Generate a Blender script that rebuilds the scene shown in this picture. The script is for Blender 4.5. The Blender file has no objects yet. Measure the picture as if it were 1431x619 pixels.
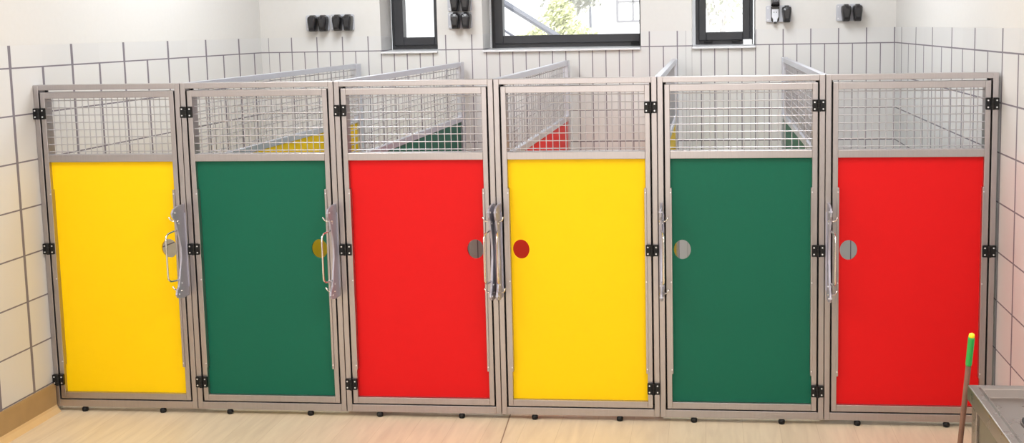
import bpy, bmesh, math, random
from mathutils import Vector, Matrix
random.seed(7)
S = bpy.context.scene
COL = S.collection
PI = math.pi

# ------------------------------------------------------------------ measures (metres)
X = [0.0, 0.6999, 1.4101, 2.1263, 2.8391, 3.5514, 4.2617]   # dividing lines of the kennel row
XL, XR = 0.0013, 4.2711                                     # side walls
YB = 2.7456                                                 # back wall
YF = -6.6                                                   # wall behind the camera
ZC = 2.95                                                   # ceiling
ZG, ZT = 1.6118, 1.7119                                     # lower and upper edge of the tile border
ZTOP, ZBOT = 1.5294, 0.0236                                 # kennel frame top, bottom
REC = 0.283                                                 # depth of window reveals

# ------------------------------------------------------------------ material helpers
def nt(name):
    m = bpy.data.materials.new(name); m.use_nodes = True
    t = m.node_tree; b = t.nodes['Principled BSDF']
    return m, t, b

def lin(r, g, b):
    f = lambda c: (c/255)/12.92 if c/255 <= .04045 else (((c/255)+.055)/1.055)**2.4
    return (f(r), f(g), f(b), 1)

def plain(name, col, rough=.5, metal=0., var=.04, scale=20, bump=0., spec=.5):
    m, t, b = nt(name)
    b.inputs['Roughness'].default_value = rough
    b.inputs['Metallic'].default_value = metal
    b.inputs['Specular IOR Level'].default_value = spec
    tc = t.nodes.new('ShaderNodeTexCoord')
    n = t.nodes.new('ShaderNodeTexNoise'); n.inputs['Scale'].default_value = scale; n.inputs['Detail'].default_value = 4
    t.links.new(tc.outputs['Object'], n.inputs['Vector'])
    mx = t.nodes.new('ShaderNodeMix'); mx.data_type = 'RGBA'
    mx.inputs['A'].default_value = tuple(c*(1-var) for c in col[:3])+(1,)
    mx.inputs['B'].default_value = tuple(min(1, c*(1+var)) for c in col[:3])+(1,)
    t.links.new(n.outputs['Fac'], mx.inputs['Factor'])
    t.links.new(mx.outputs['Result'], b.inputs['Base Color'])
    if bump:
        bp = t.nodes.new('ShaderNodeBump'); bp.inputs['Strength'].default_value = bump; bp.inputs['Distance'].default_value = .002
        t.links.new(n.outputs['Fac'], bp.inputs['Height']); t.links.new(bp.outputs['Normal'], b.inputs['Normal'])
    return m

def brushed(name, col, rough=.38, stretch=(60, 60, 2), metal=1.):
    m, t, b = nt(name)
    b.inputs['Metallic'].default_value = metal
    tc = t.nodes.new('ShaderNodeTexCoord'); mp = t.nodes.new('ShaderNodeMapping'); mp.inputs['Scale'].default_value = stretch
    n = t.nodes.new('ShaderNodeTexNoise'); n.inputs['Scale'].default_value = 3; n.inputs['Detail'].default_value = 5
    t.links.new(tc.outputs['Object'], mp.inputs['Vector']); t.links.new(mp.outputs['Vector'], n.inputs['Vector'])
    mx = t.nodes.new('ShaderNodeMix'); mx.data_type = 'RGBA'
    mx.inputs['A'].default_value = tuple(c*.9 for c in col[:3])+(1,); mx.inputs['B'].default_value = tuple(min(1, c*1.08) for c in col[:3])+(1,)
    t.links.new(n.outputs['Fac'], mx.inputs['Factor']); t.links.new(mx.outputs['Result'], b.inputs['Base Color'])
    mr = t.nodes.new('ShaderNodeMapRange'); mr.inputs['To Min'].default_value = rough-.06; mr.inputs['To Max'].default_value = rough+.08
    t.links.new(n.outputs['Fac'], mr.inputs['Value']); t.links.new(mr.outputs['Result'], b.inputs['Roughness'])
    return m

def tile_material():
    m, t, b = nt('glazed_wall_tile'); N = t.nodes; L = t.links
    uv = N.new('ShaderNodeUVMap'); uv.uv_map = 'UVMap'
    sp = N.new('ShaderNodeSeparateXYZ'); L.new(uv.outputs['UV'], sp.inputs[0])
    def M(op, a, b_=None, c=None):
        n = N.new('ShaderNodeMath'); n.operation = op
        for i, v in enumerate((a, b_, c)):
            if v is None: continue
            if isinstance(v, (int, float)): n.inputs[i].default_value = v
            else: L.new(v, n.inputs[i])
        return n.outputs[0]
    u, v = sp.outputs[0], sp.outputs[1]
    def near(val, half):                       # 1 where val is within half of an integer
        d = M('ABSOLUTE', M('SUBTRACT', M('FRACT', M('ADD', val, .5)), .5))
        return M('LESS_THAN', d, half)
    above = M('GREATER_THAN', v, 0.)
    paint = M('GREATER_THAN', v, ZT-ZG)
    vert_hi = near(u, .021); vert_lo = near(M('MULTIPLY', u, 2), .036)
    vert = M('ADD', M('MULTIPLY', above, vert_hi), M('MULTIPLY', M('SUBTRACT', 1, above), vert_lo))
    hor = M('MULTIPLY', near(M('DIVIDE', v, .21), .0165), M('LESS_THAN', v, .05))
    gr = M('MULTIPLY', M('MINIMUM', M('ADD', vert, hor), 1), M('SUBTRACT', 1, paint))
    # tone of each single tile
    cmb = N.new('ShaderNodeCombineXYZ'); L.new(M('FLOOR', M('MULTIPLY', u, 2)), cmb.inputs[0]); L.new(M('FLOOR', M('DIVIDE', v, .21)), cmb.inputs[1])
    wn = N.new('ShaderNodeTexWhiteNoise'); L.new(cmb.outputs[0], wn.inputs['Vector'])
    tone = N.new('ShaderNodeMix'); tone.data_type = 'RGBA'; L.new(wn.outputs['Value'], tone.inputs['Factor'])
    tone.inputs['A'].default_value = (.655, .648, .645, 1); tone.inputs['B'].default_value = (.685, .678, .672, 1)
    mg = N.new('ShaderNodeMix'); mg.data_type = 'RGBA'; L.new(gr, mg.inputs['Factor']); L.new(tone.outputs['Result'], mg.inputs['A']); mg.inputs['B'].default_value = (.20, .18, .21, 1)
    tc = N.new('ShaderNodeTexCoord')
    nz = N.new('ShaderNodeTexNoise'); nz.inputs['Scale'].default_value = 45; nz.inputs['Detail'].default_value = 6; L.new(tc.outputs['Object'], nz.inputs['Vector'])
    pc = N.new('ShaderNodeMix'); pc.data_type = 'RGBA'; L.new(nz.outputs['Fac'], pc.inputs['Factor']); pc.inputs['A'].default_value = (.67, .655, .635, 1); pc.inputs['B'].default_value = (.70, .685, .665, 1)
    mp = N.new('ShaderNodeMix'); mp.data_type = 'RGBA'; L.new(paint, mp.inputs['Factor']); L.new(mg.outputs['Result'], mp.inputs['A']); L.new(pc.outputs['Result'], mp.inputs['B'])
    L.new(mp.outputs['Result'], b.inputs['Base Color'])
    rough = M('ADD', M('MULTIPLY', M('MINIMUM', M('ADD', gr, paint), 1), .5), .33); L.new(rough, b.inputs['Roughness'])
    bp = N.new('ShaderNodeBump'); bp.inputs['Strength'].default_value = .35; bp.inputs['Distance'].default_value = .002
    hgt = M('ADD', M('SUBTRACT', 1, gr), M('MULTIPLY', M('MULTIPLY', paint, nz.outputs['Fac']), .5)); L.new(hgt, bp.inputs['Height']); L.new(bp.outputs['Normal'], b.inputs['Normal'])
    return m

def floor_material():
    m, t, b = nt('pale_oak_vinyl'); N = t.nodes; L = t.links
    tc = N.new('ShaderNodeTexCoord'); mp = N.new('ShaderNodeMapping'); mp.inputs['Scale'].default_value = (9, 1.1, 1); L.new(tc.outputs['Object'], mp.inputs['Vector'])
    n = N.new('ShaderNodeTexNoise'); n.inputs['Scale'].default_value = 3; n.inputs['Detail'].default_value = 7; n.inputs['Distortion'].default_value = .6; L.new(mp.outputs['Vector'], n.inputs['Vector'])
    cr = N.new('ShaderNodeValToRGB'); cr.color_ramp.elements[0].position = .3; cr.color_ramp.elements[0].color = (.70, .575, .42, 1); cr.color_ramp.elements[1].position = .7; cr.color_ramp.elements[1].color = (.82, .69, .51, 1)
    L.new(n.outputs['Fac'], cr.inputs['Fac'])
    br = N.new('ShaderNodeTexBrick'); mp2 = N.new('ShaderNodeMapping'); mp2.inputs['Rotation'].default_value = (0, 0, PI/2); L.new(tc.outputs['Object'], mp2.inputs['Vector']); L.new(mp2.outputs['Vector'], br.inputs['Vector'])
    br.inputs['Scale'].default_value = 1; br.inputs['Brick Width'].default_value = 1.6; br.inputs['Row Height'].default_value = .16; br.inputs['Mortar Size'].default_value = .0012
    br.inputs['Color1'].default_value = (1, 1, 1, 1); br.inputs['Color2'].default_value = (.955, .95, .94, 1); br.inputs['Mortar'].default_value = (.84, .81, .77, 1)
    mu = N.new('ShaderNodeMix'); mu.data_type = 'RGBA'; mu.blend_type = 'MULTIPLY'; mu.inputs['Factor'].default_value = 1; L.new(cr.outputs['Color'], mu.inputs['A']); L.new(br.outputs['Color'], mu.inputs['B'])
    # welded sheet seam running towards the kennels
    sx = N.new('ShaderNodeSeparateXYZ'); L.new(tc.outputs['Object'], sx.inputs[0])
    def M(op, a, c):
        q = N.new('ShaderNodeMath'); q.operation = op
        for i, v in enumerate((a, c)):
            if isinstance(v, (int, float)): q.inputs[i].default_value = v
            else: L.new(v, q.inputs[i])
        return q.outputs[0]
    d = M('ABSOLUTE', M('ADD', M('SUBTRACT', sx.outputs[0], 2.157), M('MULTIPLY', sx.outputs[1], .058)), 0)
    seam = M('LESS_THAN', d, .0028)
    ms = N.new('ShaderNodeMix'); ms.data_type = 'RGBA'; L.new(seam, ms.inputs['Factor']); L.new(mu.outputs['Result'], ms.inputs['A']); ms.inputs['B'].default_value = (.26, .16, .09, 1)
    L.new(ms.outputs['Result'], b.inputs['Base Color']); b.inputs['Roughness'].default_value = .42
    return m

def glass_material():
    m, t, b = nt('window_glass'); N = t.nodes; L = t.links
    N.remove(b); out = N['Material Output']
    tr = N.new('ShaderNodeBsdfTransparent'); gl = N.new('ShaderNodeBsdfGlossy'); gl.inputs['Roughness'].default_value = .02
    fr = N.new('ShaderNodeFresnel'); fr.inputs['IOR'].default_value = 1.45
    mx = N.new('ShaderNodeMixShader'); L.new(fr.outputs[0], mx.inputs[0]); L.new(tr.outputs[0], mx.inputs[1]); L.new(gl.outputs[0], mx.inputs[2]); L.new(mx.outputs[0], out.inputs['Surface'])
    return m

MT = {
 'tile': tile_material(), 'floor': floor_material(), 'glass': glass_material(),
 'steel': brushed('brushed_steel', (.44, .41, .415), .33, metal=.95),
 'galv': brushed('galvanised_tube', (.64, .66, .73), .34, metal=.8),
 'wire': brushed('galvanised_wire', (.52, .51, .54), .32, (8, 8, 8), .8),
 'bright': brushed('polished_steel', (.78, .77, .76), .16, (10, 10, 10)),
 'zinc': brushed('zinc_plate', (.43, .425, .51), .5, (30, 30, 6), .45),
 'yellow': plain('yellow_panel', lin(248, 204, 0), .5, var=.015, scale=3, spec=.2),
 'green': plain('green_panel', lin(8, 96, 74), .5, var=.04, scale=3, spec=.25),
 'red': plain('red_panel', lin(214, 16, 20), .5, var=.02, scale=3, spec=.2),
 'black': plain('black_plastic', (.006, .006, .007, 1), .45, var=.2, spec=.3),
 'screw': plain('zinc_screw', (.75, .75, .78, 1), .35, .6),
 'anthracite': plain('anthracite_window_profile', (.030, .031, .037, 1), .4, var=.12),
 'sill': plain('white_sill', (.74, .745, .77, 1), .3),
 'cover': plain('smoked_socket_lid', (.020, .019, .021, 1), .25, var=.25, scale=40),
 'plate': plain('grey_socket_plate', (.52, .53, .58, 1), .4),
 'insert': plain('pale_socket_insert', (.72, .74, .80, 1), .35),
 'skirt': plain('brown_skirting', lin(172, 142, 98), .5, var=.16, scale=9),
 'cove': plain('pale_cove_strip', lin(220, 188, 140), .5, var=.06),
 'ceiling': plain('ceiling_paint', (.80, .79, .77, 1), .8),
 'white': plain('white_plastic', (.78, .78, .78, 1), .4),
 'broomgreen': plain('green_grip', lin(40, 160, 70), .4), 'broomyellow': plain('yellow_cap', lin(235, 225, 30), .4),
 'wood': plain('worn_wood_handle', lin(112, 76, 58), .6, var=.35, scale=30),
 'table': brushed('worn_stainless', (.33, .29, .275), .28, (6, 6, 6), .95),
 'sheet': plain('grey_cabinet_sheet', lin(118, 112, 98), .45, .3, var=.08),
 'leafgrey': plain('olive_leaf', (.42, .43, .38, 1), .7, var=.3, scale=5),
 'leafyellow': plain('yellow_green_leaf', (.62, .65, .38, 1), .7, var=.3, scale=5),
 'leafpale': plain('pale_leaf', (.58, .60, .50, 1), .7, var=.3, scale=5),
 'bark': plain('bark', (.55, .53, .52, 1), .8, var=.3),
 'render': plain('white_render', (.80, .80, .80, 1), .8),
 'rail': plain('grey_rail', (.12, .13, .16, 1), .6, .0),
 'paleframe': plain('pale_window_frame', (.20, .20, .22, 1), .5),
 'paving': plain('outdoor_paving', (.62, .61, .58, 1), .8, var=.1),
}

# ------------------------------------------------------------------ mesh helpers
def bm_new(): return bmesh.new()
def box(bm, x0, x1, y0, y1, z0, z1):
    vs = [bm.verts.new(c) for c in ((x0,y0,z0),(x1,y0,z0),(x1,y1,z0),(x0,y1,z0),(x0,y0,z1),(x1,y0,z1),(x1,y1,z1),(x0,y1,z1))]
    for f in ((0,3,2,1),(4,5,6,7),(0,1,5,4),(1,2,6,5),(2,3,7,6),(3,0,4,7)): bm.faces.new([vs[i] for i in f])
def prism(bm, pts, axis, a0, a1):
    """closed polygon (2-D points) pushed along an axis from a0 to a1"""
    def P(p, a): return {'x': (a, p[0], p[1]), 'y': (p[0], a, p[1]), 'z': (p[0], p[1], a)}[axis]
    A = [bm.verts.new(P(p, a0)) for p in pts]; B = [bm.verts.new(P(p, a1)) for p in pts]; n = len(pts)
    bm.faces.new(A); bm.faces.new(list(reversed(B)))
    for i in range(n): bm.faces.new([A[i], B[i], B[(i+1) % n], A[(i+1) % n]])
def tube(bm, pts, r, n=8, closed_ends=True):
    pts = [Vector(p) for p in pts]; rings = []; up = None
    for i, p in enumerate(pts):
        d = ((pts[min(i+1, len(pts)-1)]-p).normalized() + (p-pts[max(i-1, 0)]).normalized())
        d = d.normalized() if d.length > 1e-9 else Vector((0,0,1))
        if up is None: up = d.orthogonal().normalized()
        up = (up - d*up.dot(d)).normalized(); s = d.cross(up)
        rr = r[i] if isinstance(r, (list, tuple)) else r
        rings.append([bm.verts.new(p + (up*math.cos(2*PI*k/n) + s*math.sin(2*PI*k/n))*rr) for k in range(n)])
    for a, b in zip(rings, rings[1:]):
        for k in range(n): bm.faces.new([a[k], a[(k+1) % n], b[(k+1) % n], b[k]])
    if closed_ends: bm.faces.new(list(reversed(rings[0]))); bm.faces.new(rings[-1])
def cyl(bm, c, axis, r, h, n=20):
    d = {'x': Vector((1,0,0)), 'y': Vector((0,1,0)), 'z': Vector((0,0,1))}[axis]
    tube(bm, [Vector(c), Vector(c)+d*h], r, n)
def lathe(bm, c, prof, n=20):
    tube(bm, [(c[0], c[1], c[2]+z) for r, z in prof], [max(r, 1e-4) for r, z in prof], n)
def rrect(x0, x1, z0, z1, r, n=5):
    pts = []
    for cx, cz, a in ((x1-r, z0+r, -PI/2), (x1-r, z1-r, 0), (x0+r, z1-r, PI/2), (x0+r, z0+r, PI)):
        for k in range(n+1):
            t = a + PI/2*k/n; pts.append((cx+r*math.cos(t), cz+r*math.sin(t)))
    return pts
def obj(name, bm, mat, parent=None, loc=(0,0,0), bevel=0., smooth=False):
    bmesh.ops.recalc_face_normals(bm, faces=bm.faces)
    me = bpy.data.meshes.new(name); bm.to_mesh(me); bm.free()
    for m in (mat if isinstance(mat, (list, tuple)) else [mat]): me.materials.append(m)
    if smooth:
        for p in me.polygons: p.use_smooth = True
    o = bpy.data.objects.new(name, me); COL.objects.link(o); o.location = loc
    if parent: o.parent = parent
    if bevel:
        b = o.modifiers.new('bevel', 'BEVEL'); b.width = bevel; b.segments = 2; b.limit_method = 'ANGLE'
    return o
def tag(o, label=None, cat=None, group=None, kind=None):
    if label: o['label'] = label
    if cat: o['category'] = cat
    if group: o['group'] = group
    if kind: o['kind'] = kind
    return o
def thing(name, loc, label, cat, group=None, kind=None):
    o = bpy.data.objects.new(name, None); o.empty_display_size = .1; COL.objects.link(o); o.location = loc
    return tag(o, label, cat, group, kind)

# ------------------------------------------------------------------ room shell
def wall_mesh(name, quads, label):
    """quads: (four corner points, u function, outward direction)"""
    me = bpy.data.meshes.new(name); verts = []; faces = []; uvs = []
    for pts, uf in quads:
        i = len(verts); verts += pts; faces.append((i, i+1, i+2, i+3)); uvs += [(uf(p), p[2]-ZG) for p in pts]
    me.from_pydata(verts, [], faces); l = me.uv_layers.new(name='UVMap')
    for k, q in enumerate(uvs): l.data[k].uv = q
    me.materials.append(MT['tile'])
    o = bpy.data.objects.new(name, me); COL.objects.link(o)
    return tag(o, label, 'wall', kind='structure')

W1 = (.8468, 1.2401); W2 = (1.5500, 2.6149); W3 = (2.9534, 3.3700)
ZS = 1.592; ZW = 2.30
def col_u(x0, x1):
    c = (x0+x1)/2
    if c < .0566: return lambda p: (p[0]-.0566)/.1795
    if c < 1.545: return lambda p: (p[0]-.218)/.1795
    if c < 2.63: return lambda p: (p[0]-1.663)/.1795
    if c < 2.913: return lambda p: (p[0]-2.672)/.1846
    if c < 2.9534: return lambda p: (p[0]-2.913)/.0808
    return lambda p: (p[0]-3.9056)/.1785
cuts = [XL, .0566, W1[0], W1[1], W2[0], W2[1], 2.913, W3[0], W3[1], 4.238, XR]
Q = []
for a, b in zip(cuts, cuts[1:]):
    uf = col_u(a, b); hole = any(abs(a-w[0]) < 1e-6 for w in (W1, W2, W3))
    for z0, z1 in ([(0, ZS), (ZW, ZC)] if hole else [(0, ZC)]):
        Q.append(([(a, YB, z0), (b, YB, z0), (b, YB, z1), (a, YB, z1)], uf))
    if hole:
        ru = lambda p: (p[1]-YB)/.4 + .06
        Q.append(([(a, YB, ZS), (a, YB+REC, ZS), (a, YB+REC, ZW), (a, YB, ZW)], ru))
        Q.append(([(b, YB+REC, ZS), (b, YB, ZS), (b, YB, ZW), (b, YB+REC, ZW)], ru))
        Q.append(([(a, YB, ZW), (b, YB, ZW), (b, YB+REC, ZW), (a, YB+REC, ZW)], lambda p: .5))
        Q.append(([(a, YB, ZS), (b, YB, ZS), (b, YB+REC, ZS), (a, YB+REC, ZS)], lambda p: .3))
# outer skin of the same wall
YO = YB+REC+.12
ocuts = [XL-.3] + [v for w in (W1, W2, W3) for v in (w[0]-.06, w[1]+.06)] + [XR+.3]
for i, (a, b) in enumerate(zip(ocuts, ocuts[1:])):
    for z0, z1 in ([(0, ZS-.06), (ZW+.06, ZC)] if i % 2 else [(0, ZC)]):
        Q.append(([(a, YO, z0), (b, YO, z0), (b, YO, z1), (a, YO, z1)], lambda p: .3))
wall_mesh('wall_back', Q, 'white tiled back wall with three high windows')
wall_mesh('wall_left', [([(XL, YF, 0), (XL, YB, 0), (XL, YB, ZC), (XL, YF, ZC)], lambda p: (p[1]-2.363)/.504)], 'cream tiled wall left of the kennels')
wall_mesh('wall_right', [([(XR, YB, 0), (XR, YF, 0), (XR, YF, ZC), (XR, YB, ZC)], lambda p: (p[1]-2.5203)/.504)], 'white tiled wall right of the kennels')
wall_mesh('wall_front', [([(XR, YF, 0), (XL, YF, 0), (XL, YF, ZC), (XR, YF, ZC)], lambda p: (p[0]-.1)/.1785)], 'tiled wall behind the viewer')
bm = bm_new(); box(bm, XL-.02, XR+.02, YF-.02, YB+.02, -.08, 0); tag(obj('floor', bm, MT['floor']), 'pale wood-look vinyl floor', 'floor', kind='structure')
bm = bm_new(); box(bm, XL-.32, XR+.32, YF-.02, YO+.02, ZC, ZC+.1); tag(obj('ceiling', bm, MT['ceiling']), 'white ceiling', 'ceiling', kind='structure')

def skirting(name, x, sgn, y0, y1, label):
    t = thing(name, (x, 0, 0), label, 'baseboard', kind='structure')
    bm = bm_new(); box(bm, min(0, sgn*.010), max(0, sgn*.010), y0, y1, .034, .137); obj('skirting_tile', bm, MT['skirt'], t)
    bm = bm_new(); prism(bm, [(0, 0), (sgn*.030, 0), (sgn*.024, .008), (sgn*.014, .022), (sgn*.011, .034), (0, .034)], 'y', y0, y1); obj('cove_strip', bm, MT['cove'], t)
skirting('baseboard_left', XL, 1, YF, -.004, 'brown tile skirting at the foot of the left wall')
skirting('baseboard_right', XR, -1, YF, -.004, 'brown tile skirting at the foot of the right wall')

# ------------------------------------------------------------------ windows
def ring(bm, x0, x1, z0, z1, wl, wr, wb, wt, y0, y1):
    box(bm, x0, x0+wl, y0, y1, z0, z1); box(bm, x1-wr, x1, y0, y1, z0, z1)
    box(bm, x0+wl, x1-wr, y0, y1, z0, z0+wb); box(bm, x0+wl, x1-wr, y0, y1, z1-wt, z1)
def window(n, wall, fx0, fx1, label, gl, gr, catches):
    t = thing('window_%d' % n, ((fx0+fx1)/2, YB+REC, ZS), label, 'window', kind='structure'); ox = (fx0+fx1)/2; oy = YB+REC
    y0 = .0
    bm = bm_new(); ring(bm, fx0-ox, fx1-ox, .021, ZW-ZS, .030, .030, .036, .04, y0, y0+.10); obj('window_frame', bm, MT['anthracite'], t, bevel=.003)
    bm = bm_new(); ring(bm, fx0+.022-ox, fx1-.022-ox, .050, ZW-ZS-.03, gl-fx0-.022, fx1-.022-gr, .056, .05, y0-.022, y0+.07); sash = obj('sash', bm, MT['anthracite'], t, bevel=.004)
    bm = bm_new(); box(bm, gl-.004-ox, gr+.004-ox, y0+.03, y0+.042, .100, ZW-ZS-.06); obj('pane', bm, MT['glass'], sash)
    for cx in catches:
        bm = bm_new(); box(bm, cx-.028-ox, cx+.028-ox, y0-.034, y0-.020, .032, .048); obj('catch', bm, MT['black'], t, bevel=.003)
    # sill board with a front lip, sloping towards the room
    a, b = wall[0]-ox+.001, wall[1]-ox-.001
    bm = bm_new(); prism(bm, [(-REC-.022, .000), (-REC-.022, .0115), (-REC-.010, .0135), (-.002, .022), (-.002, .000)], 'x', a, b)
    obj('window_sill', bm, MT['sill'], t, bevel=.0015)
    return t
window(1, W1, W1[0]+.001, W1[1]-.001, 'narrow dark-framed window at left of the back wall', .935, 1.156, [])
window(2, W2, 1.5610, 2.675, 'wide dark-framed window in the middle of the back wall', 1.6420, 2.592, [2.56])
t2 = [o for o in COL.objects if o.name == 'window_2'][0]
bm = bm_new(); box(bm, W2[0]+.0005-2.118, 1.5608-2.118, .0, .05, .021, ZW-ZS-.002); obj('filler_strip', bm, MT['sill'], t2)
t3 = window(3, W3, 2.9750, 3.3640, 'square dark-framed window at right of the back wall', 3.0467, 3.2945, [3.06, 3.25])
bm = bm_new(); box(bm, W3[0]+.0005-3.1695, 2.9748-3.1695, .0, .05, .021, ZW-ZS-.002); obj('filler_strip', bm, MT['sill'], t3)
bm = bm_new(); prism(bm, rrect(-.029, .029, 0, .037, .003, 3), 'y', -.045, .045)
tag(obj('sill_block', bm, MT['white'], None, (3.321, YB+.12, ZS+.0185), bevel=.0015), 'small white block lying at the right end of the window sill', 'block')

# ------------------------------------------------------------------ kennel fronts
COLN = ['yellow', 'green', 'red', 'yellow', 'green', 'red']
PH, GAP, ST = .0232, .0070, .0220        # post width, gap, gate stile width
DY = .06
def holed_panel(bm, x0, x1, z0, z1, cx, cz, rx, rz, y0, y1):
    ang = sorted([2*PI*k/40 for k in range(40)] + [math.atan2(z-cz, x-cx) % (2*PI) for x in (x0, x1) for z in (z0, z1)])
    def edge(a):
        c, s = math.cos(a), math.sin(a)
        t = min([((x1 if c > 0 else x0)-cx)/c if abs(c) > 1e-9 else 1e9, ((z1 if s > 0 else z0)-cz)/s if abs(s) > 1e-9 else 1e9])
        return cx+c*t, cz+s*t
    R = {}
    for key, y in (('f', y0), ('b', y1)):
        R[key] = [[bm.verts.new((cx+rx*math.cos(a), y, cz+rz*math.sin(a))) for a in ang], [bm.verts.new((edge(a)[0], y, edge(a)[1])) for a in ang]]
    n = len(ang)
    for i in range(n):
        j = (i+1) % n
        for key in 'fb': bm.faces.new([R[key][0][i], R[key][0][j], R[key][1][j], R[key][1][i]])
        bm.faces.new([R['f'][0][i], R['f'][0][j], R['b'][0][j], R['b'][0][i]])
        bm.faces.new([R['f'][1][i], R['f'][1][j], R['b'][1][j], R['b'][1][i]])

def wire_grid_xz(bm, x0, x1, z0, z1, px, pz, y, r):
    n = max(1, round((x1-x0)/px)); d = (x1-x0)/n
    for k in range(1, n): tube(bm, [(x0+d*k, y+2*r, z0), (x0+d*k, y+2*r, z1)], r, 6, False)
    z = z1-.0118
    while z > z0+.004:
        tube(bm, [(x0, y, z), (x1, y, z)], r, 6, False); z -= pz

def make_hinge(parent, x, z):
    bm = bm_new()
    prism(bm, rrect(-.0270, -.0030, -.0250, .0250, .003, 3), 'y', -.013, 0); prism(bm, rrect(.0030, .0270, -.0250, .0250, .003, 3), 'y', -.013, 0)
    for z0, z1 in ((-.0250, -.009), (-.0086, .0086), (.009, .0250)): cyl(bm, (0, -.014, z0), 'z', .0080, z1-z0, 14)
    h = obj('hinge', bm, MT['black'], parent, (x, 0, z))
    for sx in (-.0178, .0178):
        for sz in (-.0145, .0145):
            b = bm_new(); cyl(b, (sx, -.0150, sz), 'y', .0034, .004, 10); obj('screw', b, MT['screw'], h)
    return h

def make_latch(parent, x, side):
    """side = +1: the gate it closes lies to the right of the post"""
    bm = bm_new()
    prof = [(0, .562), (-.060, .562), (-.105, .572), (-.118, .588), (-.112, .606), (-.092, .622), (-.082, .650), (-.066, .700), (-.052, .745), (-.050, .790),
            (-.060, .835), (-.082, .890), (-.094, .922), (-.114, .940), (-.120, .958), (-.104, .974), (-.060, .983), (0, .983)]
    prism(bm, prof, 'x', -.0045, .0045)
    prism(bm, rrect(-.011, .011, .60, .945, .006, 4), 'y', -.006, 0)         # mounting flange on the post
    la = obj('latch', bm, MT['zinc'], parent, (x, 0, 0), bevel=.001)
    for z in (.588, .958, .632, .905):
        b = bm_new(); cyl(b, (-.008, -.098 if z in (.588, .958) else -.066, z), 'x', .0042, .016, 10); obj('rivet', b, MT['screw'], la)
    s = side
    b = bm_new(); tube(b, [(0, -.055, .874), (s*.006, -.105, .874), (s*.012, -.140, .870), (s*.014, -.156, .858), (s*.014, -.158, .84), (s*.014, -.158, .69), (s*.014, -.156, .668), (s*.012, -.140, .655), (s*.006, -.105, .651), (0, -.06, .651)], .0042, 8)
    obj('handle', b, MT['bright'], la, smooth=True)
    for z in (.916, .600):
        b = bm_new(); tube(b, [(-s*.010, -.075, z), (s*.016, -.075, z), (s*.024, -.078, z+.004), (s*.031, -.086, z+.020)], .0036, 8); obj('bolt', b, MT['bright'], la, smooth=True)
    return la

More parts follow.
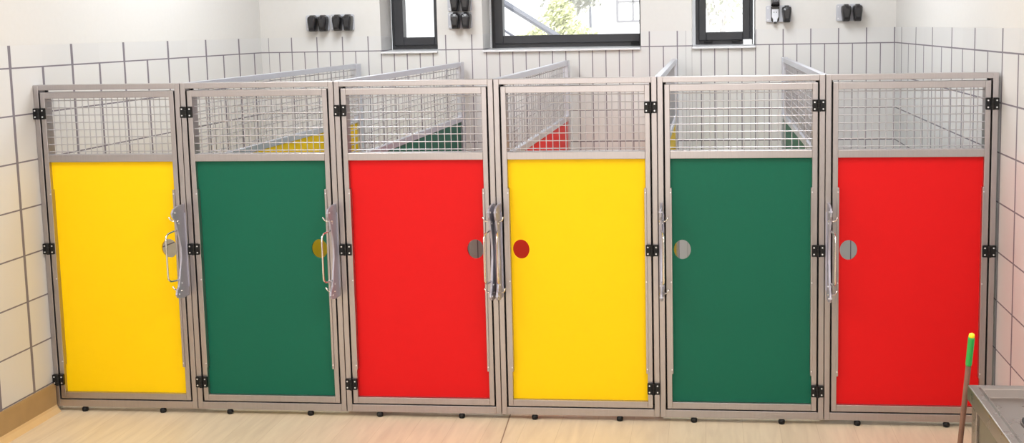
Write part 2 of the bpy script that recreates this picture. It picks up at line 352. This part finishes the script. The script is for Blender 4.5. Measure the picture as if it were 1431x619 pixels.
HOLE = 'seen through its round peephole'
front_label = ['yellow kennel gate at the left end against the left wall',
               'green kennel gate between the left-end yellow gate and a red gate, hinged on its left',
               'red kennel gate near the middle of the row, between green and yellow gates',
               'yellow kennel gate in the middle of the row, between red and green gates',
               'green kennel gate between the middle yellow gate and the right-end red gate',
               'red kennel gate at the right end beside the right wall and steel table']
feet = [(.142, .5248), (.8501, 1.2348), (1.5609, 1.9413), (2.2749, 2.6587), (2.9875, 3.3711), (3.6963, 4.0745)]
for i in range(6):
    xa, xb = X[i]+.0016, X[i+1]-.0016
    if i == 0: xa = XL+.0305
    if i == 0: xa = X[0]+.003
    cx = (xa+xb)/2; a, b = xa-cx, xb-cx
    hl = i < 3                                                # hinged on its left post
    t = thing('dog_kennel', (cx, 0, 0), front_label[i], 'kennel', 'dog kennels in the row')
    bm = bm_new()
    box(bm, a, a+PH, 0, DY, ZBOT, ZTOP); box(bm, b-PH, b, 0, DY, ZBOT, ZTOP)
    box(bm, a+PH, b-PH, 0, DY, 1.5055, ZTOP); box(bm, a+PH, b-PH, 0, DY, ZBOT, .0574)
    obj('frame', bm, MT['steel'], t, bevel=.0015)
    # gate
    ga, gb = a+PH+GAP, b-PH-GAP
    bm = bm_new()
    box(bm, ga, ga+ST, .001, DY-.002, .0625, 1.4965); box(bm, gb-ST, gb, .001, DY-.002, .0625, 1.4965)
    for z0, z1 in ((1.468, 1.4965), (1.1767, 1.2097), (.0625, .0921)): box(bm, ga+ST, gb-ST, .001, DY-.002, z0, z1)
    gate = obj('gate', bm, MT['steel'], t, bevel=.0015)
    pa, pb = ga+ST-.001, gb-ST+.001
    hx = (X[i+1]-.1025 if hl else X[i]+.1030)-cx
    bm = bm_new(); holed_panel(bm, pa, pb, .0915, 1.1772, hx, .774, .0372, .0435, .021, .031)
    obj('panel', bm, MT[COLN[i]], gate)
    bm = bm_new(); wire_grid_xz(bm, ga+ST-.002, gb-ST+.002, 1.2085, 1.4690, .0288, .0334, .018, .0023)
    tag(obj('wire_mesh', bm, MT['wire'], gate, smooth=True), 'welded wire mesh in the top of the gate')
    for s in (-1, 1):
        e = pa if s < 0 else pb
        bm = bm_new(); xs = sorted((e-s*.0010+s*.004, e-s*.0065))
        box(bm, xs[0], xs[1], -.006, .022, .222, 1.049)
        st = obj('edge_strip', bm, MT['steel'], gate, bevel=.001)
        for z in (1.030, .635, .242):
            q = bm_new(); cyl(q, (e-s*.0015, -.0085, z), 'y', .0032, .004, 10); obj('screw', q, MT['screw'], st)
    bm = bm_new()  # black strips stand in for shade in the gaps around the gate
    for x0, x1 in ((a+PH-.001, a+PH+GAP+.004), (b-PH-GAP-.004, b-PH+.001)): box(bm, x0, x1, DY-.0015, DY+.006, .04, 1.503)
    box(bm, a+PH, b-PH, DY-.0015, DY+.006, .050, .068)
    tag(obj('gap_shade', bm, MT['black'], t), 'black strip added behind the gap around the gate to darken it')
    # hinges, latch, feet
    hxp = (a+PH+GAP/2) if hl else (b-PH-GAP/2)
    for z in (1.400, .7755, .154): make_hinge(t, hxp, z)
    make_latch(t, (b-PH*.55) if hl else (a+PH*.55), -1 if hl else 1)
    for fx in feet[i]:
        bm = bm_new(); lathe(bm, (fx-cx, .010, 0), [(.002, 0), (.012, .0005), (.0145, .005), (.0145, .015), (.012, .019), (.008, .021), (.007, .0234), (.001, .0236)], 16)
        obj('foot', bm, MT['black'], t, smooth=True)

# ------------------------------------------------------------------ dividers running back to the wall
PCOL = ['yellow', 'green', 'red', 'yellow', 'green']
plabel = ['yellow-panelled mesh divider behind the post between the left-end yellow gate and the green gate',
          'green-panelled mesh divider behind the post between the green gate and middle red gate',
          'red-panelled mesh divider behind the post between the middle red and yellow gates',
          'yellow-panelled mesh divider behind the post between the middle yellow gate and green gate',
          'green-panelled mesh divider behind the post beside the right-end red gate']
YE = 2.690
for i in range(5):
    x = X[i+1]
    t = thing('kennel_divider', (x, DY, 0), plabel[i], 'divider', 'mesh dividers between the kennels')
    y0, y1 = .003, YE-DY; h = .0135
    bm = bm_new()
    box(bm, -h, h, y0, y0+.05, ZBOT, ZTOP); box(bm, -.018, .018, y1-.10, y1, .0, ZTOP)
    for z0, z1 in ((1.5005, ZTOP), (1.135, 1.168), (ZBOT, .06)): box(bm, -h, h, y0+.05, y1-.10, z0, z1)
    obj('frame', bm, MT['galv'], t, bevel=.0015)
    bm = bm_new(); box(bm, -.005, .005, y0+.048, y1-.098, .0585, 1.1365); obj('panel', bm, MT[PCOL[i]], t)
    bm = bm_new(); n = round((y1-y0-.15)/.0805); d = (y1-y0-.15)/n
    for k in range(1, n): tube(bm, [(.002, y0+.05+d*k, 1.167), (.002, y0+.05+d*k, 1.502)], .0023, 6, False)
    z = 1.489
    while z > 1.172: tube(bm, [(-.002, y0+.048, z), (-.002, y1-.098, z)], .0023, 6, False); z -= .0334
    tag(obj('wire_mesh', bm, MT['wire'], t, smooth=True), 'welded wire mesh in the top of the divider')

# ------------------------------------------------------------------ socket units on the back wall
def lid(bm, cx, z0, z1, w):
    """bulging flip lid: shield outline, wider at the top"""
    m = (z0+z1)/2; hh = (z1-z0)
    out = [(-.30, 0), (.30, 0), (.36, .03), (.42, .30), (.50, .60), (.50, .80), (.44, .90), (.26, .93), (.20, 1.0), (-.20, 1.0), (-.26, .93), (-.44, .90), (-.50, .80), (-.50, .60), (-.42, .30), (-.36, .03)]
    def loop(y, k, dz=0): return [bm.verts.new((cx+px*w*k, y, m+(z0+pz*hh-m)*k+dz)) for px, pz in out]
    L = [loop(0, .97), loop(-.03, 1), loop(-.056, .95), loop(-.068, .78), loop(-.074, .5)]
    for p, q in zip(L, L[1:]):
        for k in range(len(out)): bm.faces.new([p[k], p[(k+1) % len(out)], q[(k+1) % len(out)], q[k]])
    bm.faces.new(L[0]); bm.faces.new(L[-1])
def socket(x, z, label, opened=False):
    t = thing('wall_socket', (x, YB, z), label, 'socket', 'double sockets with flip lids on the back wall')
    bm = bm_new(); prism(bm, rrect(0, .1645, 0, .108, .012, 5), 'y', -.016, -.0006); pl = obj('back_plate', bm, MT['plate'], t, bevel=.002)
    for sz in (.016, .092):
        b = bm_new(); cyl(b, (.0125, -.018, sz), 'y', .0042, .004, 10); obj('screw', b, MT['screw'], pl)
    for k, c in enumerate((.059, .1315)):
        if opened and k == 0:
            b = bm_new(); prism(b, [(c-.026, .012), (c-.016, .0), (c+.016, .0), (c+.026, .012), (c+.028, .10), (c-.028, .10)], 'y', -.026, -.017); obj('socket_well', b, MT['cover'], t)
            b = bm_new(); prism(b, [(c-.012, -.004), (c+.012, -.004), (c+.014, .020), (c+.022, .034), (c+.022, .084), (c-.022, .084), (c-.022, .034), (c-.014, .020)], 'y', -.036, -.027)
            ins = obj('socket_insert', b, MT['insert'], t, bevel=.002)
            for hx2 in (-.008, .008):
                b = bm_new(); cyl(b, (c+hx2, -.0375, .064), 'y', .003, .003, 10); obj('pin_hole', b, MT['cover'], ins)
            b = bm_new(); box(b, c-.010, c+.010, -.045, -.02, -.010, .003); obj('lid_clip', b, MT['cover'], t, bevel=.002)
            b = bm_new(); lid(b, 0, -.10, .008, .062)
            l = obj('socket_lid', b, MT['cover'], t, (c, -.020, .100)); l.rotation_euler = (-math.radians(112), 0, 0); l.scale = (.92, 1, .85)
        else:
            b = bm_new(); lid(b, c, -.004, .108, .0625); obj('socket_lid', b, MT['cover'], t, (0, -.017, 0))
socket(.332, 1.7535, 'double socket with two closed black lids, leftmost on the back wall')
socket(.504, 1.7550, 'double socket with closed black lids, nearer the narrow window of the left-hand pair')
socket(1.319, 1.7535, 'lower double socket of the stacked pair between narrow and wide windows')
socket(1.319, 1.8700, 'upper double socket of the stacked pair between narrow and wide windows')
socket(3.4365, 1.7570, 'double socket with its left lid flipped open, right of the square window', True)
socket(3.8880, 1.7570, 'double socket with two closed black lids, rightmost on the back wall')

# ------------------------------------------------------------------ steel table in the right foreground
tx, ty, tz = 3.7283, -1.937, .80
TX1, TY0 = 4.255, -3.35
t = thing('steel_sink_table', ((tx+TX1)/2, (ty+TY0)/2, 0), 'stainless steel table with raised rim and drain at bottom right corner', 'table')
ox, oy = (tx+TX1)/2, (ty+TY0)/2
def R4(x0, x1, y0, y1, z): return [(x0-ox, y0-oy, z), (x1-ox, y0-oy, z), (x1-ox, y1-oy, z), (x0-ox, y1-oy, z)]
bm = bm_new()
loops = [R4(tx, TX1, TY0, ty, tz-.040), R4(tx, TX1, TY0, ty, tz-.003), R4(tx+.002, TX1-.002, TY0+.004, ty-.004, tz)]
ix0, ix1, iy0, iy1 = tx+.027, TX1-.03, TY0+.05, ty-.036
loops += [R4(ix0-.004, ix1+.004, iy0-.009, iy1+.009, tz), R4(ix0-.001, ix1+.001, iy0-.002, iy1+.002, tz+.0035), R4(ix0+.003, ix1-.003, iy0+.007, iy1-.007, tz+.0015), R4(ix0+.006, ix1-.006, iy0+.012, iy1-.012, tz-.020)]
L = [[bm.verts.new(p) for p in lp] for lp in loops]
for p, q in zip(L, L[1:]):
    for k in range(4): bm.faces.new([p[k], p[(k+1) % 4], q[(k+1) % 4], q[k]])
bm.faces.new(L[-1])
B = [bm.verts.new(p) for p in R4(tx+.004, TX1-.004, TY0+.008, ty-.008, tz-.040)]
for k in range(4): bm.faces.new([L[0][k], L[0][(k+1) % 4], B[(k+1) % 4], B[k]])
bm.faces.new(list(reversed(B)))
top = obj('table_top', bm, MT['table'], t, bevel=.003)
dx, dy = 3.826-ox, -2.195-oy
bm = bm_new(); tube(bm, [(dx, dy, tz-.0198), (dx, dy, tz-.0150)], [.0275, .0255], 28); dr = obj('drain', bm, MT['table'], top)
for v in dr.data.vertices: v.co.y = dy+(v.co.y-dy)*2.2
bm = bm_new(); cyl(bm, (dx, dy, tz-.0149), 'z', .0235, .0008, 28); dc = obj('drain_hole', bm, MT['black'], dr)
for v in dc.data.vertices: v.co.y = dy+(v.co.y-dy)*2.2
for lx in (tx+.010, TX1-.034):
    for ly in (ty-.060, TY0+.012):
        bm = bm_new(); box(bm, lx-ox, lx+.024-ox, ly-oy, ly+.048-oy, .0, tz-.0405); obj('leg', bm, MT['table'], t, bevel=.002)
bm = bm_new(); box(bm, tx+.018-ox, tx+.026-ox, TY0+.062-oy, ty-.062-oy, .10, tz-.0405); obj('side_panel', bm, MT['sheet'], t)
bm = bm_new(); box(bm, tx+.035-ox, TX1-.035-ox, ty-.030-oy, ty-.020-oy, .10, tz-.0405); obj('back_panel', bm, MT['sheet'], t)

# ------------------------------------------------------------------ broom leaning on the table's far edge
p1 = Vector((3.7345, -1.945, .930)); p0 = Vector((3.7235, -1.70, .060)); d = (p1-p0)
t = thing('broom', (p0.x, p0.y, 0), 'wooden broom handle with green grip and yellow tip beside the steel table', 'broom')
o = Vector((p0.x, p0.y, 0)); q = lambda f: p0+d*f-o
bm = bm_new(); tube(bm, [q(0), q(.5), q(.91)], [.0076, .0074, .0072], 14); obj('broomstick', bm, MT['wood'], t, smooth=True)
bm = bm_new(); tube(bm, [q(.905), q(.912), q(.994), q(.999)], [.0076, .0085, .0085, .0078], 16); g = obj('grip', bm, MT['broomgreen'], t, smooth=True)
bm = bm_new(); tube(bm, [q(.9991), q(1.002), q(1.008), q(1.011)], [.0075, .0078, .0070, .003], 14); obj('grip_cap', bm, MT['broomyellow'], g, smooth=True)
bm = bm_new(); prism(bm, [(-.12, .045), (.12, .045), (.115, .075), (-.115, .075)], 'y', -.03, .03); h = obj('brush_head', bm, MT['wood'], t, bevel=.004)
bm = bm_new()
for i in range(24):
    for j in range(5):
        bx, by = -.112+i*.0097, -.024+j*.012; tube(bm, [(bx, by, .046), (bx*1.06, by*1.25, .0005)], [.004, .003], 5)
tag(obj('bristles', bm, MT['black'], h), kind='stuff')

# ------------------------------------------------------------------ outdoors
bm = bm_new(); box(bm, -40, 50, YO+.05, 90, -.6, -.5); tag(obj('ground', bm, MT['paving']), 'pale paving outside the windows', 'ground', kind='structure')
def tree(name, base, trunk_h, blobs, leaf, n, size, label, cat):
    t = thing(name, base, label, cat)
    bm = bm_new(); tube(bm, [(0, 0, 0), (.03, .02, trunk_h*.5), (-.02, 0, trunk_h)], [.08, .06, .04], 8)
    for k in range(7):
        a = random.random()*2*PI; c = random.choice(blobs); tube(bm, [(0, 0, trunk_h*.7), (c[0]*.5+.1*math.cos(a), c[1]*.5, c[2]-.2), (c[0]+c[3]*.5*math.cos(a), c[1]+c[3]*.5*math.sin(a), c[2]+.2)], [.03, .018, .006], 5)
    obj('trunk', bm, MT['bark'], t, smooth=True)
    bm = bm_new()
    for k in range(n):
        c = random.choice(blobs); v = Vector((random.gauss(0, 1), random.gauss(0, 1), random.gauss(0, 1))).normalized()*(random.random()**.4)
        p = Vector((c[0], c[1], c[2])) + Vector((v.x*c[3], v.y*c[3], v.z*c[4])); s = size*random.uniform(.6, 1.3)
        a = Vector((random.gauss(0, 1), random.gauss(0, 1), random.gauss(0, 1))).normalized(); b = a.orthogonal().normalized(); e = a.cross(b)
        bm.faces.new([bm.verts.new(p+b*s), bm.verts.new(p+e*s*.45), bm.verts.new(p-b*s), bm.verts.new(p-e*s*.45)])
    tag(obj('foliage', bm, MT[leaf], t), kind='stuff')
tree('tree', (.55, 16.0, -.5), 2.2, [(.0, 0, 2.9, .55, .5), (.35, .1, 3.2, .6, .6), (-.2, .1, 3.5, .6, .6)], 'leafgrey', 2000, .07, 'grey-green tree seen through the middle of the wide window', 'tree')
tree('bush', (.58, 14.2, -.5), 1.6, [(.0, 0, 2.2, .50, .32), (.28, 0, 2.05, .45, .25), (-.35, 0, 2.0, .45, .22), (.05, 0, 2.5, .25, .25)], 'leafyellow', 2600, .05, 'yellow-green bush below the tree seen through the wide window', 'bush')
tree('tree', (3.25, 15.0, -.5), 2.0, [(.0, 0, 2.7, .7, .5), (.2, .1, 3.3, .8, .6), (-.3, .1, 3.0, .6, .6)], 'leafpale', 900, .06, 'pale sparse tree seen through the square window', 'tree')
# stair railing
t = thing('stair_railing', (-.52, 7.5, -.41), 'grey sloping stair railing outside at left of the wide window', 'railing')
bm = bm_new(); tube(bm, [(-.2, 0, 3.45), (2.6, 0, 1.655)], .034, 8); obj('handrail', bm, MT['rail'], t)
bm = bm_new(); tube(bm, [(-.2, 0, 3.15), (2.4, 0, 1.485)], .014, 6); obj('lower_rail', bm, MT['rail'], t)
for px in (-.15, 2.5):
 bm = bm_new(); tube(bm, [(px, 0, -.09), (px, 0, 3.322-px*.641)], .016, 6); obj('railing_post', bm, MT['rail'], t)
# house opposite
t = thing('house', (.55, 24, -.5), 'white house with pale window grid seen at right of the wide window', 'house')
bm = bm_new(); box(bm, -.45, 3.2, 0, 5, 0, 7.0); obj('house_wall', bm, MT['render'], t)
bm = bm_new(); tube(bm, [(-.40, -.06, 0), (-.40, -.06, 6.8)], .03, 8); obj('downpipe', bm, MT['rail'], t)
for k, wx in enumerate((.25,)):
    bm = bm_new(); ring(bm, wx, wx+.85, 2.35, 3.35, .05, .05, .05, .05, -.05, .02)
    box(bm, wx+.4, wx+.44, -.05, .02, 2.4, 3.3); box(bm, wx+.05, wx+.8, -.05, .02, 2.85, 2.88); obj('house_window', bm, MT['paleframe'], t)

# ------------------------------------------------------------------ light
W = bpy.data.worlds.new('sky'); S.world = W; W.use_nodes = True
bg = W.node_tree.nodes['Background']; bg.inputs['Color'].default_value = (.95, .98, 1, 1); bg.inputs['Strength'].default_value = 1.6
sun = bpy.data.lights.new('sun', 'SUN'); sun.energy = 5; sun.angle = .02; so = bpy.data.objects.new('sun', sun); COL.objects.link(so)
so.rotation_euler = (math.radians(48), 0, math.radians(25))
def panel(x, y, sx, sy, w, col=(1, .97, .92)):
    l = bpy.data.lights.new('ceiling_lamp', 'AREA'); l.shape = 'RECTANGLE'; l.size = sx; l.size_y = sy; l.energy = w; l.color = col
    o = bpy.data.objects.new('ceiling_lamp', l); COL.objects.link(o); o.location = (x, y, ZC-.02); return o
for x in (.72, 3.52):
    panel(x, -1.9, .5, 1.6, 38, (1, .975, .94)); panel(x, -4.6, .5, 1.6, 28, (1, .975, .94))
for x in (1.0, 3.2): panel(x, 1.2, .6, 1.4, 42, (.93, .97, 1))

# added fill light behind the viewer, no window there; lifts floor and lower panels
l = bpy.data.lights.new('front_fill', 'AREA'); l.shape = 'RECTANGLE'; l.size = 3.6; l.size_y = 1.5; l.energy = 50; l.color = (1, .985, .965)
o = bpy.data.objects.new('front_fill', l); COL.objects.link(o); o.location = (1.9, YF+.05, 1.55); o.rotation_euler = (PI/2, 0, 0)

# ------------------------------------------------------------------ camera
cam = bpy.data.cameras.new('camera'); co = bpy.data.objects.new('camera', cam); COL.objects.link(co)
cam.sensor_width = 36; cam.lens = 1613.445/1431*36
cam.shift_x = (715.5-815.904)/1431; cam.shift_y = (225.860-309.5)/1431
cam.clip_end = 300
r = Vector((.99421478, .10587756, -.01808071)); u = Vector((.00561171, .1169012, .9931277)); f = Vector((-.10726359, .9874837, -.11563074))
co.matrix_world = Matrix(((r.x, u.x, -f.x, 3.0572), (r.y, u.y, -f.y, -4.9604), (r.z, u.z, -f.z, 1.7468), (0, 0, 0, 1)))
S.camera = co
S.view_settings.view_transform = 'Standard'; S.view_settings.look = 'None'; S.view_settings.gamma = 1; S.view_settings.use_curve_mapping = False
S.view_settings.exposure = 0.0
